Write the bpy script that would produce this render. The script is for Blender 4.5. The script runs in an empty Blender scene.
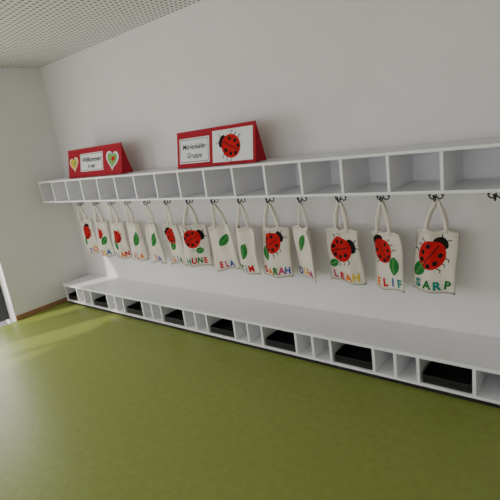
import bpy, bmesh, math, random
from mathutils import Vector, Matrix, Euler
random.seed(4)
S=bpy.context.scene
COL=S.collection

# ---------------------------------------------------------------- materials
def mat(name,col,rough=0.6,spec=0.3,bump=0.0,bscale=40,var=0.0,vscale=5,coat=0.0):
    m=bpy.data.materials.new(name); m.use_nodes=True
    nt=m.node_tree; b=nt.nodes['Principled BSDF']
    b.inputs['Base Color'].default_value=(*col,1)
    b.inputs['Roughness'].default_value=rough
    b.inputs['Specular IOR Level'].default_value=spec
    b.inputs['Coat Weight'].default_value=coat
    b.inputs['Coat Roughness'].default_value=0.25
    tc=nt.nodes.new('ShaderNodeTexCoord')
    if var>0:
        n=nt.nodes.new('ShaderNodeTexNoise'); n.inputs['Scale'].default_value=vscale; n.inputs['Detail'].default_value=6
        nt.links.new(tc.outputs['Object'],n.inputs['Vector'])
        r=nt.nodes.new('ShaderNodeValToRGB')
        r.color_ramp.elements[0].position=0.3; r.color_ramp.elements[1].position=0.7
        r.color_ramp.elements[0].color=(*[c*(1-var) for c in col],1)
        r.color_ramp.elements[1].color=(*[min(1,c*(1+var)) for c in col],1)
        nt.links.new(n.outputs['Fac'],r.inputs['Fac']); nt.links.new(r.outputs['Color'],b.inputs['Base Color'])
    if bump>0:
        n=nt.nodes.new('ShaderNodeTexNoise'); n.inputs['Scale'].default_value=bscale; n.inputs['Detail'].default_value=4
        nt.links.new(tc.outputs['Object'],n.inputs['Vector'])
        bp=nt.nodes.new('ShaderNodeBump'); bp.inputs['Strength'].default_value=bump; bp.inputs['Distance'].default_value=0.01
        nt.links.new(n.outputs['Fac'],bp.inputs['Height']); nt.links.new(bp.outputs['Normal'],b.inputs['Normal'])
    return m

M_wall=mat('wall_plaster',(0.81,0.79,0.80),0.9,0.1,0.15,120,0.02,2)
M_white=mat('white_laminate',(0.87,0.86,0.89),0.38,0.4,0.02,60,0.01,4)
M_floor=mat('green_linoleum',(0.250,0.300,0.060),0.42,0.35,0.02,90,0.07,22,0.10)
M_black=mat('black_plastic',(0.012,0.012,0.014),0.45,0.4,0.1,150)
M_plinth=mat('dark_plinth',(0.02,0.02,0.022),0.5,0.3,0.05,50)
M_hook=mat('black_metal',(0.012,0.012,0.012),0.35,0.5,0.02,80)
M_canvas=mat('cotton_canvas',(0.78,0.72,0.64),0.95,0.1,0.35,260,0.04,12)
M_red=mat('red_felt',(0.55,0.016,0.022),0.9,0.1,0.2,200,0.1,20)
M_signred=mat('red_card',(0.38,0.012,0.028),0.7,0.2,0.05,100,0.05,10)
M_paper=mat('white_paper',(0.80,0.80,0.82),0.8,0.2,0.02,80)
M_ink=mat('black_ink',(0.01,0.01,0.01),0.8,0.2,0.02,80)
M_green=mat('green_felt',(0.03,0.20,0.05),0.9,0.1,0.2,200,0.1,20)
M_lgreen=mat('light_green_card',(0.20,0.42,0.12),0.8,0.1,0.05,100)
M_yellow=mat('yellow_felt',(0.75,0.50,0.03),0.9,0.1,0.1,200)
M_orange=mat('orange_felt',(0.75,0.20,0.03),0.9,0.1,0.1,200)
M_blue=mat('blue_felt',(0.05,0.12,0.38),0.9,0.1,0.1,200)
M_teal=mat('teal_felt',(0.02,0.25,0.22),0.9,0.1,0.1,200)
M_pink=mat('pink_felt',(0.55,0.05,0.20),0.9,0.1,0.1,200)
M_purple=mat('purple_felt',(0.20,0.06,0.32),0.9,0.1,0.1,200)
M_frame=mat('dark_window_frame',(0.06,0.06,0.065),0.5,0.4,0.03,60)
M_patio=mat('patio_stone',(0.55,0.53,0.50),0.9,0.1,0.3,8,0.1,6)

M_wood=bpy.data.materials.new('oak_wood'); M_wood.use_nodes=True
nt=M_wood.node_tree; b=nt.nodes['Principled BSDF']; b.inputs['Roughness'].default_value=0.5
tc=nt.nodes.new('ShaderNodeTexCoord'); mp=nt.nodes.new('ShaderNodeMapping'); mp.inputs['Scale'].default_value=(30,2,60)
n=nt.nodes.new('ShaderNodeTexNoise'); n.inputs['Scale'].default_value=2; r=nt.nodes.new('ShaderNodeValToRGB')
r.color_ramp.elements[0].color=(0.24,0.11,0.045,1); r.color_ramp.elements[1].color=(0.42,0.23,0.11,1)
nt.links.new(tc.outputs['Object'],mp.inputs['Vector']); nt.links.new(mp.outputs['Vector'],n.inputs['Vector'])
nt.links.new(n.outputs['Fac'],r.inputs['Fac']); nt.links.new(r.outputs['Color'],b.inputs['Base Color'])

M_ceil=bpy.data.materials.new('perforated_ceiling'); M_ceil.use_nodes=True
nt=M_ceil.node_tree; b=nt.nodes['Principled BSDF']; b.inputs['Roughness'].default_value=0.9
tc=nt.nodes.new('ShaderNodeTexCoord')
sc=nt.nodes.new('ShaderNodeVectorMath'); sc.operation='SCALE'; sc.inputs['Scale'].default_value=20.0
fr=nt.nodes.new('ShaderNodeVectorMath'); fr.operation='FRACTION'
sb=nt.nodes.new('ShaderNodeVectorMath'); sb.operation='SUBTRACT'; sb.inputs[1].default_value=(0.5,0.5,0)
ml=nt.nodes.new('ShaderNodeVectorMath'); ml.operation='MULTIPLY'; ml.inputs[1].default_value=(1,1,0)
ln=nt.nodes.new('ShaderNodeVectorMath'); ln.operation='LENGTH'
lt=nt.nodes.new('ShaderNodeMath'); lt.operation='LESS_THAN'; lt.inputs[1].default_value=0.25
mx=nt.nodes.new('ShaderNodeMix'); mx.data_type='RGBA'
mx.inputs['A'].default_value=(0.82,0.81,0.81,1); mx.inputs['B'].default_value=(0.12,0.12,0.12,1)
L=nt.links.new
L(tc.outputs['Object'],sc.inputs[0]); L(sc.outputs[0],fr.inputs[0]); L(fr.outputs[0],sb.inputs[0]); L(sb.outputs[0],ml.inputs[0])
L(ml.outputs[0],ln.inputs[0]); L(ln.outputs['Value'],lt.inputs[0]); L(lt.outputs[0],mx.inputs['Factor']); L(mx.outputs['Result'],b.inputs['Base Color'])

M_glass=bpy.data.materials.new('window_glass'); M_glass.use_nodes=True
nt=M_glass.node_tree; nt.nodes.remove(nt.nodes['Principled BSDF'])
tr=nt.nodes.new('ShaderNodeBsdfTransparent'); gl=nt.nodes.new('ShaderNodeBsdfGlossy'); gl.inputs['Roughness'].default_value=0.02
ms=nt.nodes.new('ShaderNodeMixShader'); ms.inputs[0].default_value=0.06
nt.links.new(tr.outputs[0],ms.inputs[1]); nt.links.new(gl.outputs[0],ms.inputs[2]); nt.links.new(ms.outputs[0],nt.nodes['Material Output'].inputs[0])

# ---------------------------------------------------------------- helpers
def boxes(name,lst,mats,bevel=0.0,parent=None):
    bm=bmesh.new()
    for t in lst:
        x0,x1,y0,y1,z0,z1=t[:6]; mi=t[6] if len(t)>6 else 0
        r=bmesh.ops.create_cube(bm,size=1)
        vs=r['verts']
        for v in vs:
            v.co=Vector((x0+(v.co.x+.5)*(x1-x0),y0+(v.co.y+.5)*(y1-y0),z0+(v.co.z+.5)*(z1-z0)))
        for f in {f for v in vs for f in v.link_faces}: f.material_index=mi
    me=bpy.data.meshes.new(name); bm.to_mesh(me); bm.free()
    o=bpy.data.objects.new(name,me); COL.objects.link(o)
    for m in (mats if isinstance(mats,(list,tuple)) else [mats]): me.materials.append(m)
    if bevel:
        md=o.modifiers.new('bevel','BEVEL'); md.width=bevel; md.segments=2; md.limit_method='ANGLE'
    if parent: o.parent=parent
    return o
def mesh(name,verts,faces,m,parent=None,smooth=False,solid=0):
    me=bpy.data.meshes.new(name); me.from_pydata([tuple(v) for v in verts],[],faces); me.update()
    o=bpy.data.objects.new(name,me); COL.objects.link(o); me.materials.append(m)
    if smooth:
        for p in me.polygons: p.use_smooth=True
    if solid:
        md=o.modifiers.new('solid','SOLIDIFY'); md.thickness=solid
    if parent: o.parent=parent
    return o
def empty(name,loc):
    o=bpy.data.objects.new(name,None); o.empty_display_size=0.05; o.location=loc; COL.objects.link(o); return o

# ---------------------------------------------------------------- room
H=2.725; XR=8.0; YB=-6.0; LX=-0.083; WY=0.05
boxes('floor',[(LX,XR,YB,WY,-0.1,0)],M_floor)
boxes('ceiling',[(LX,XR,YB,WY,H,H+0.1)],M_ceil)
boxes('wall_rear',[(LX-0.3,XR+.15,WY,WY+0.15,-0.1,H+.1)],M_wall)
boxes('wall_right',[(XR,XR+.15,YB,WY,-0.1,H+.1)],M_wall)
DY0,DY1,DZ=-2.05,-0.93,2.10
WY0,WY1=-5.2,-2.6
A=LX-.3
boxes('wall_left',[(A,LX,DY1,WY,-0.1,H+.1),(A,LX,DY0,DY1,DZ,H+.1),(A,LX,WY1,DY0,-0.1,H+.1),
                   (A,LX,WY0,WY1,-0.1,0.8),(A,LX,WY0,WY1,2.4,H+.1),(A,LX,YB,WY0,-0.1,H+.1)],M_wall)
boxes('wall_front',[(A,1.0,YB-.15,YB,-0.1,H+.1),(7.0,XR+.15,YB-.15,YB,-0.1,H+.1),(1.0,7.0,YB-.15,YB,-0.1,0.9),(1.0,7.0,YB-.15,YB,2.4,H+.1)],M_wall)
boxes('baseboard_left',[(LX,LX+0.014,DY1+0.005,WY-.001,0.0,0.055)],M_wood,0.002)
def framed(name,axis,a0,a1,z0,z1,pos,fw=0.07,mull=(),sun_block_z=None):
    lst=[]
    def bx(p0,p1,q0,q1,mi=0,d0=pos-.03,d1=pos+.03):
        if axis=='y': lst.append((d0,d1,p0,p1,q0,q1,mi))
        else: lst.append((p0,p1,d0,d1,q0,q1,mi))
    bx(a0,a0+fw,z0,z1); bx(a1-fw,a1,z0,z1); bx(a0+fw,a1-fw,z1-fw,z1); bx(a0+fw,a1-fw,z0,z0+fw)
    for m_ in mull: bx(m_-fw/2,m_+fw/2,z0+fw,z1-fw)
    bx(a0+fw,a1-fw,z0+fw,z1-fw,1,pos-.006,pos+.006)
    if sun_block_z: bx(a0+fw,a1-fw,sun_block_z,z1-fw,2,pos-.02,pos+.02)  # added opaque panel over the upper glass, blocks sun from here up
    return boxes(name,lst,[M_frame,M_glass,M_white])
framed('door_1','y',DY0+.002,DY1-.002,0.002,DZ-.002,LX-0.20,0.08,(),1.72)  # upper panel is out of view, added to keep sunlight off the shelf
framed('window_1','y',WY0+.002,WY1-.002,0.802,2.398,LX-0.20,0.07,(-3.9,))
framed('window_2','x',1.002,6.998,0.902,2.398,YB-.08,0.07,(2.5,4.0,5.5))
boxes('patio_ground',[(-9,A-.01,-9,4,-0.14,-0.04)],M_patio)

# ---------------------------------------------------------------- cubby shelf
FY=-0.34; XE=7.2; BK=WY-.002
P=0.294; X0=4.408
zt,zb=1.477,1.235; T=0.018
L1=[(0.002,XE,FY,BK,zt-T,zt),(0.002,XE,FY,BK,zb,zb+T),(0.002,XE,BK-.01,BK,zb+T,zt-T)]
L1.append((0.002,0.002+T,FY,BK-.01,zb+T,zt-T))
for k in range(-9,15):
    x=X0-P*k
    if x<XE-.02: L1.append((x-T/2,x+T/2,FY,BK-.01,zb+T,zt-T))
L1.append((XE-T,XE,FY,BK-.01,zb+T,zt-T))
boxes('cubby_shelf',L1,M_white,0.0015)

# ---------------------------------------------------------------- bench
bt=0.25; T2=0.02; XB=7.2
Lb=[(0.002,XB,FY-.01,BK,bt-0.024,bt),(0.002,XB,FY,BK,0.032,0.032+T2),(0.002,XB,BK-.01,BK,0.052,bt-.024),
    (0.002,XB,FY+.012,BK,0.0,0.032,1)]
divs=[]; trays=[]
PER=0.611
for j in range(-5,9):
    r=4.5525-PER*j
    for x in (r,r-.32,r-.32-.1455):
        if 0.03<x<XB-.02: divs.append(x)
    a,bb=max(r-.32,0.002+T2/2),r
    if bb-a>0.2 and bb<XB: trays.append((a,bb))
divs+= [0.002+T2/2,XB-T2/2]
for x in divs: Lb.append((x-T2/2,x+T2/2,FY,BK-.01,0.052,bt-.024))
boxes('storage_bench',Lb,[M_white,M_plinth],0.0015)
for a,bb in trays:
    x0,x1=a+T2/2+.012,bb-T2/2-.008; y0,y1=FY+.012,BK-.03; z0,z1=0.0525,0.0525+.085
    w=.006
    boxes('boot_tray',[(x0,x1,y0,y1,z0,z0+.012),(x0,x1,y0,y0+w,z0+.012,z1-.03),(x0,x1,y1-w,y1,z0+.012,z1),
        (x0,x0+w,y0+w,y1-w,z0+.012,z1-.02),(x1-w,x1,y0+w,y1-w,z0+.012,z1-.02),
        (x0+.03,x1-.03,y0+.03,y1-.03,z0+.012,z0+.02)],M_black,0.003)

# ---------------------------------------------------------------- hooks
HY=-0.11
def hook(x):
    cu=bpy.data.curves.new('coat_hook','CURVE'); cu.dimensions='3D'; cu.bevel_depth=0.0042; cu.bevel_resolution=3; cu.use_fill_caps=True
    def pl(pts):
        s=cu.splines.new('POLY'); s.points.add(len(pts)-1)
        for p,q in zip(s.points,pts): p.co=(*q,1)
    pl([(0,0,zb-.004),(0,0,zb-.055)])
    for sx in (-1,1):
        pts=[(0,0,zb-.055)]
        for i in range(9):
            a=-math.pi/2+i/8*math.pi*0.62
            pts.append((sx*(.018+.022*math.cos(a)),0-.0,zb-.058+.0-.012+.022+.022*math.sin(a)))
        pl(pts)
    pts=[(0,0,zb-.05)]
    for i in range(9):
        a=-math.pi/2+i/8*math.pi*0.6
        pts.append((0,-(.02+.025*math.cos(a)),zb-.055+.025*math.sin(a)))
    pl(pts)
    o=bpy.data.objects.new('tmp',cu); COL.objects.link(o)
    dg=bpy.context.evaluated_depsgraph_get()
    me=bpy.data.meshes.new_from_object(o.evaluated_get(dg)); bpy.data.objects.remove(o)
    bm=bmesh.new(); bm.from_mesh(me)
    r=bmesh.ops.create_cube(bm,size=1)
    for v in r['verts']: v.co=Vector((v.co.x*.085,v.co.y*.03,zb-.0035+v.co.z*.006))
    for px,py,pz in ((-.036,0,zb-.043),(.036,0,zb-.043),(0,-.043,zb-.046)):
        bmesh.ops.create_uvsphere(bm,u_segments=10,v_segments=8,radius=.008,matrix=Matrix.Translation((px,py,pz)))
    me2=bpy.data.meshes.new('coat_hook'); bm.to_mesh(me2); bm.free(); me2.materials.clear(); me2.materials.append(M_hook)
    for p in me2.polygons: p.use_smooth=True; p.material_index=0
    ob=bpy.data.objects.new('coat_hook',me2); ob.location=(x,HY,0); COL.objects.link(ob)
hx=[4.303,3.977,3.678,3.367,3.078,2.795,2.50,2.195,1.898,1.60,1.290,1.010,0.718,0.412]
for x in hx: hook(x)
for x in (4.62,4.92,5.22): hook(x)

# ---------------------------------------------------------------- text helper
def text_tris(s,size,bold=0.0,shear=0.0):
    cu=bpy.data.curves.new('t','FONT'); cu.body=s; cu.size=size; cu.align_x='CENTER'; cu.align_y='CENTER'; cu.offset=bold; cu.shear=shear
    cu.resolution_u=4
    o=bpy.data.objects.new('t',cu); COL.objects.link(o)
    dg=bpy.context.evaluated_depsgraph_get()
    me=bpy.data.meshes.new_from_object(o.evaluated_get(dg)); bpy.data.objects.remove(o)
    vs=[(v.co.x,v.co.y) for v in me.vertices]; fs=[tuple(p.vertices) for p in me.polygons]
    return vs,fs
def disc(cx,cy,rx,ry,rot=0,n=20,rings=4,shape=None):
    vs=[(cx,cy)]; fs=[]
    for r_ in range(1,rings+1):
        for i in range(n):
            a=2*math.pi*i/n; k=r_/rings
            x=rx*math.cos(a)*k; y=ry*math.sin(a)*k
            if shape=='leaf': y=y*(abs(math.sin(a))**0.6)
            vs.append((cx+x*math.cos(rot)-y*math.sin(rot),cy+x*math.sin(rot)+y*math.cos(rot)))
    for i in range(n): fs.append((0,1+i,1+(i+1)%n))
    for r_ in range(rings-1):
        for i in range(n):
            a=1+r_*n+i; b_=1+r_*n+(i+1)%n
            fs.append((a,a+n,b_+n,b_))
    return vs,fs
def heart(cx,cy,s,rot=0,n=32):
    vs=[(cx,cy)]; fs=[]
    for i in range(n):
        t=2*math.pi*i/n
        x=16*math.sin(t)**3/17*s; y=(13*math.cos(t)-5*math.cos(2*t)-2*math.cos(3*t)-math.cos(4*t))/17*s
        vs.append((cx+x*math.cos(rot)-y*math.sin(rot),cy+x*math.sin(rot)+y*math.cos(rot)))
    for i in range(n): fs.append((0,1+(i+1)%n,1+i))
    return vs,fs
def strip(pts,w):
    vs=[];fs=[]
    for i,(x,y) in enumerate(pts):
        a=pts[max(i-1,0)]; b_=pts[min(i+1,len(pts)-1)]
        d=Vector((b_[0]-a[0],b_[1]-a[1])).normalized(); nx,ny=-d.y*w/2,d.x*w/2
        vs+=[(x+nx,y+ny),(x-nx,y-ny)]
        if i: k=2*i; fs.append((k-2,k-1,k+1,k))
    return vs,fs
def merge(parts):
    V=[];F=[]
    for v,f in parts:
        o=len(V); V+=v; F+=[tuple(i+o for i in q) for q in f]
    return V,F
def ladybug_parts(cx,cy,s,rot):
    def R(x,y): return (cx+(x*math.cos(rot)-y*math.sin(rot))*s, cy+(x*math.sin(rot)+y*math.cos(rot))*s)
    red=disc(cx,cy,.46*s,.50*s,rot,24,5)
    h=R(0,.50)
    head=disc(h[0],h[1],.26*s,.18*s,rot,16,3)
    dots=[]
    for x,y in ((-.24,.18),(.24,.18),(-.27,-.12),(.27,-.12),(-.15,-.34),(.15,-.34)):
        p=R(x,y); dots.append(disc(p[0],p[1],.075*s,.085*s,rot,12,2))
    seam=strip([R(0,.42-.92*i/8) for i in range(9)],.035*s)
    ant=[strip([R(sx*.08,.62),R(sx*.14,.72),R(sx*.20,.78)],.03*s) for sx in(-1,1)]
    legs=[strip([R(sx*.42,y),R(sx*.53,y+.03),R(sx*.58,y-.05)],.035*s) for sx in(-1,1) for y in(.2,-.02,-.24)]
    return red,merge([head]+ant+legs),merge(dots+[seam])

# ---------------------------------------------------------------- tote bags
def tote(x,yaw,roll,w,h,name,cols,bug,leaf,seed,ztop=1.158,fold=0.018,tsize=0.075,tx=0.0):
    rnd=random.Random(seed)
    e=empty('tote_bag',(x,HY-.024,ztop)); e.rotation_euler=(0,math.radians(roll),math.radians(yaw))
    hl=rnd.uniform(.165,.185)
    ph=rnd.uniform(0,6.28); ph2=rnd.uniform(0,6.28)
    def surf(X,V,side,off=0.0):
        u=X/(w/2)
        wid=1.0-0.10*V+0.03*math.sin(3*V+ph)
        px=X*wid
        t=0.004+0.020*(1-u*u)*(0.35+0.65*math.sin(math.pi*min(1,(1-V)*0.9+.05)))*(1-.75*V**3)
        y=fold*math.sin(u*2.6+ph)*(.4+.6*V)+0.009*math.sin(u*6+ph2+V*2)*(.25+.75*V)+0.012*math.sin(V*3.0+ph2)+.005*math.sin(u*3+V*7+ph)
        z=-hl-h*(1-V)+0.018*(V**4)*((1-min(1,abs(abs(u)-.42)*2.2))-1) + .008*math.sin(u*3+ph)*(1-V)
        y+= side*(t+off)
        return (px,y,z)
    nu,nv=22,20
    V=[];F=[]
    for s_ in (-1,1):
        o=len(V)
        for j in range(nv+1):
            for i in range(nu+1):
                edge=(i in(0,nu)) or j==0
                X=-w/2+w*i/nu
                V.append(surf(X,j/nv,s_ if not edge else 0))
        for j in range(nv):
            for i in range(nu):
                a=o+j*(nu+1)+i
                q=(a,a+1,a+nu+2,a+nu+1)
                F.append(q if s_==-1 else q[::-1])
    me=mesh('body',V,F,M_canvas,e,True)
    bm=bmesh.new(); bm.from_mesh(me.data); bmesh.ops.remove_doubles(bm,verts=bm.verts,dist=1e-5); bm.to_mesh(me.data); bm.free()
    hv,hf=[],[]
    for i in range(nu+1):
        X=-w/2*.985+w*.985*i/nu
        hv+=[surf(X,.93,-1,.002),surf(X,.999,-1,.002)]
        if i: k=2*i; hf.append((k-2,k,k+1,k-1))
    mesh('hem',hv,hf,M_canvas,e,True,.0012)
    for s_ in (-1,1):
        hw=w*.21
        a0=Vector(surf(-hw,.93,s_,.003)); a1=Vector(surf(-hw,1,s_,.002))
        b0=Vector(surf(hw,.93,s_,.003)); b1=Vector(surf(hw,1,s_,.002))
        top=Vector((0,s_*.006,0.0))
        pts=[a0,a1]
        for i in range(1,8):
            t=i/8; p=a1.lerp(top+Vector((-.010,0,-.012)),t); p.x-= .010*math.sin(math.pi*t); p.y+=s_*.006*math.sin(math.pi*t); pts.append(p)
        pts+=[top+Vector((-.010,0,-.008)),top,top+Vector((.010,0,-.008))]
        for i in range(1,8):
            t=i/8; p=(top+Vector((.010,0,-.012))).lerp(b1,t); p.x+= .010*math.sin(math.pi*t); p.y+=s_*.006*math.sin(math.pi*t); pts.append(p)
        pts+=[b1,b0]
        vs=[];fs=[]
        for i,p in enumerate(pts):
            d=(pts[min(i+1,len(pts)-1)]-pts[max(i-1,0)]); d.y=0; d.normalize()
            nrm=Vector((-d.z,0,d.x))*0.0115
            if 8<i<12: nrm=nrm*.8
            vs+=[p+nrm,p-nrm]
            if i: k=2*i; fs.append((k-2,k-1,k+1,k))
        mesh('handle',vs,fs,M_canvas,e,True,.002)
    def put(nm,part,m,off):
        v,f=part
        VV=[]
        for (a,b_) in v:
            a=max(-w*.49,min(w*.49,a)); bv=max(.02,min(.99,b_/h))
            VV.append(surf(a,bv,-1,off))
        mesh(nm,VV,f,m,e,True)
    bx,by,bs,br=bug
    red,hd,dt=ladybug_parts(bx,by,bs,math.radians(br))
    if bs>0:
        put('ladybug_head',hd,M_ink,.0016); put('ladybug_wings',red,M_red,.0024); put('ladybug_spots',dt,M_ink,.0034)
    lx,ly,ls,lr=leaf
    if ls>0:
        put('leaf',disc(lx,ly,ls*.55,ls*.34,math.radians(lr),20,4,'leaf'),M_green,.002)
        put('leaf_stem',strip([(lx+math.cos(math.radians(lr))*ls*k,ly+math.sin(math.radians(lr))*ls*k) for k in(-.45,-.15,.15,.45)],.004),M_lgreen,.003)
    n_=len(name)
    if n_:
        pitch=min(.060,(w*.90)/max(n_,1))
        for i,ch in enumerate(name):
            v,f=text_tris(ch,tsize,.0032)
            cx=tx+(i-(n_-1)/2)*pitch
            rr=math.radians(rnd.uniform(-7,7)); jy=rnd.uniform(-.004,.004)
            v=[(cx+a*math.cos(rr)-b_*math.sin(rr),.052+jy+a*math.sin(rr)+b_*math.cos(rr)) for a,b_ in v]
            put('name_letter',(v,f),cols[i%len(cols)],.003)
    return e
G,B_,O,Y,Rr,Pk,Tq,Pu=M_green,M_blue,M_orange,M_yellow,M_red,M_pink,M_teal,M_purple
h=.405
tote(hx[0]+.012,-8,4,.275,h,'SARP',[Tq,G,Tq,G],(-.015,.245,.19,-35),(-.085,.15,.11,60),1)
tote(hx[1],-26,-2,.27,h,'ELIF',[O,Rr,B_,Tq],(-.015,.27,.17,30),(.07,.17,.12,80),2,fold=.006,tx=.012)
tote(hx[2],-6,-1,.30,h,'LEAH',[Pk,Rr,O,Y],(-.01,.255,.20,-75),(-.09,.14,.09,20),3)
tote(hx[3],-38,0,.30,h,'OLGA',[B_,Y,O,Pk],(-.03,.27,.0,20),(.0,.28,.13,70),4)
tote(hx[4],-2,-2,.30,h,'SARAH',[Rr,O,G,Pk,B_],(-.01,.28,.18,-60),(-.09,.19,.11,110),5)
tote(hx[5],-18,-1,.30,h,'TIM',[G,B_,Rr],(-.08,.33,.0,0),(.01,.20,.14,60),6)
tote(hx[6],0,-8,.27,h,'ELA',[Rr,Pk,B_],(.02,.25,.0,10),(.03,.26,.12,35),7)
tote(hx[7],8,0,.30,h,'HUNE',[Tq,Rr,G,Rr],(-.01,.265,.19,-70),(.05,.15,.09,10),8)
tote(hx[8],-4,-4,.27,h,'LIA',[O,B_,G],(-.02,.28,.16,50),(-.02,.19,.11,60),9)
tote(hx[9],-6,-7,.27,h,'IDA',[Y,Pk,B_],(-.02,.30,.0,0),(.02,.24,.15,50),10)
tote(hx[10],6,-5,.26,h,'ELA',[Rr,Pk,O],(.01,.27,.0,0),(.03,.23,.15,60),11)
tote(hx[11],8,-5,.26,h,'LIAN',[B_,G,O,Rr],(.0,.25,.14,40),(-.04,.16,.11,120),12)
tote(hx[12],6,-5,.26,h,'EDA',[Rr,Y,B_],(-.02,.27,.12,20),(.04,.19,.11,40),13)
tote(hx[13]-.03,8,-12,.25,h,'LEO',[Pk,B_,O],(.01,.26,.15,-20),(-.05,.17,.10,80),14)

# ---------------------------------------------------------------- tent signs on the shelf
def sign(name,x0,x1,hgt,yf):
    e=empty(name,((x0+x1)/2,yf,zt+.004)); W=x1-x0; th=.006
    top_y=.055; back_y=.13
    prof=[(0,0),(top_y,hgt),(back_y,0)]
    def panel(nm,p,q):
        d=Vector((q[0]-p[0],q[1]-p[1])).normalized(); n_=Vector((-d.y,d.x))*th
        vs=[]
        for xx in (-W/2,W/2):
            vs+=[(xx,p[0],p[1]),(xx,q[0],q[1]),(xx,q[0]-n_.x,q[1]-n_.y),(xx,p[0]-n_.x,p[1]-n_.y)]
        fs=[(0,1,2,3),(7,6,5,4),(0,4,5,1),(1,5,6,2),(2,6,7,3),(3,7,4,0)]
        mesh(nm,vs,fs,M_signred,e)
    panel('front_panel',prof[0],prof[1]); panel('back_panel',prof[1],prof[2])
    for s_ in (-1,1):
        xx=s_*(W/2-.004)
        mesh('side_gusset',[(xx,.008,.002),(xx,top_y,hgt-.015),(xx,back_y-.008,.002)],[(0,1,2)],M_signred,e,False,.002)
    d=Vector((0,top_y,hgt)).normalized(); nn=Vector((0,-d.z,d.y))
    def put(nm,part,m,off):
        v,f=part
        mesh(nm,[Vector((a,0,0))+d*b_+nn*off for a,b_ in v],f,m,e)
    def rect(a0,a1,b0,b1): return ([(a0,b0),(a1,b0),(a1,b1),(a0,b1)],[(0,1,2,3)])
    return e,put,rect,W
def tx(s,size,cx,cy,bold=0,shear=.25):
    v,f=text_tris(s,size,bold,shear); return ([(a+cx,b_+cy) for a,b_ in v],f)
e,put,rect,W=sign('welcome_sign',0.55,1.50,.285,-.26)
put('label',rect(-.24,.17,.055,.235),M_paper,.001)
put('label_border',merge([rect(-.23,.16,.063,.067),rect(-.23,.16,.223,.227),rect(-.23,-.226,.063,.227),rect(.156,.16,.063,.227)]),M_ink,.002)
put('lettering',merge([tx('Willkommen',.065,-.035,.170,.0015),tx('in der',.055,-.035,.105,.0015)]),M_ink,.0022)
put('heart_card',heart(-.36,.145,.088,.15),M_paper,.001)
put('yellow_heart',heart(-.36,.145,.074,.15),M_yellow,.002)
put('heart_leaf',disc(-.345,.15,.032,.02,.6,16),M_lgreen,.003)
put('heart_card',heart(.33,.145,.11,-.1),M_paper,.002)
put('green_heart',heart(.33,.145,.085,-.1),M_lgreen,.003)
put('heart_dot',disc(.345,.15,.028,.022,.3,14),M_red,.004)
e,put,rect,W=sign('group_name_sign',2.28,3.11,.285,-.26)
put('label',rect(-.385,-.045,.035,.235),M_paper,.001)
put('label_border',merge([rect(-.375,-.055,.045,.049),rect(-.375,-.055,.221,.225),rect(-.375,-.371,.045,.225),rect(-.059,-.055,.045,.225)]),M_ink,.002)
put('lettering',merge([tx('Marienkäfer',.056,-.215,.165,.0006),tx('Gruppe',.056,-.215,.095,.0006)]),M_ink,.0022)
put('picture_card',rect(-.01,.39,.022,.262),M_paper,.001)
red,hd,dt=ladybug_parts(.18,.135,.19,math.radians(65))
put('ladybug_head',hd,M_ink,.002); put('ladybug_wings',red,M_red,.003); put('ladybug_spots',dt,M_ink,.004)

# ---------------------------------------------------------------- lights
w=bpy.data.worlds.new('sky'); S.world=w; w.use_nodes=True
w.node_tree.nodes['Background'].inputs[0].default_value=(0.92,0.95,1.0,1); w.node_tree.nodes['Background'].inputs[1].default_value=1.4
def area(name,loc,rot,sx,sy,en,col=(1,1,1)):
    l=bpy.data.lights.new(name,'AREA'); l.shape='RECTANGLE'; l.size=sx; l.size_y=sy; l.energy=en; l.color=col
    o=bpy.data.objects.new(name,l); o.location=loc; o.rotation_euler=rot; COL.objects.link(o); return o
area('window_daylight_left',(LX-0.05,(WY0+WY1)/2,1.6),(0,math.radians(-90),0),1.5,2.5,54,(1,.98,.97))
area('window_daylight_front',(4.0,YB+.05,1.65),(math.radians(90),0,0),5.8,1.4,40,(1,.98,.98))
area('door_daylight',(LX-0.1,(DY0+DY1)/2,0.95),(0,math.radians(-90),0),1.4,0.9,17,(1,.97,.92))
sl=bpy.data.lights.new('sun','SUN'); sl.energy=3.2; sl.angle=.03; sl.color=(1,.94,.82)
so=bpy.data.objects.new('sun',sl); dd=Vector((.41*.83,.912*.83,-.56)); so.rotation_euler=dd.to_track_quat('-Z','Y').to_euler(); so.location=(-4,-6,5); COL.objects.link(so)

# ---------------------------------------------------------------- camera
cam=bpy.data.cameras.new('camera'); co=bpy.data.objects.new('camera',cam); COL.objects.link(co)
f=453.0
ax=-Vector((-554,-39,f)).normalized(); az=-Vector((246,1768,f)).normalized()
az=(az-ax*az.dot(ax)).normalized(); ay=az.cross(ax)
right=Vector((ax.x,ay.x,az.x)); up=-Vector((ax.y,ay.y,az.y)); back=-Vector((ax.z,ay.z,az.z))
R=Matrix((right,up,back)).transposed()
co.matrix_world=Matrix.Translation((5.16,-2.84,1.68))@R.to_4x4()
cam.sensor_width=36; cam.lens=f/500*36; cam.clip_start=.01
S.camera=co
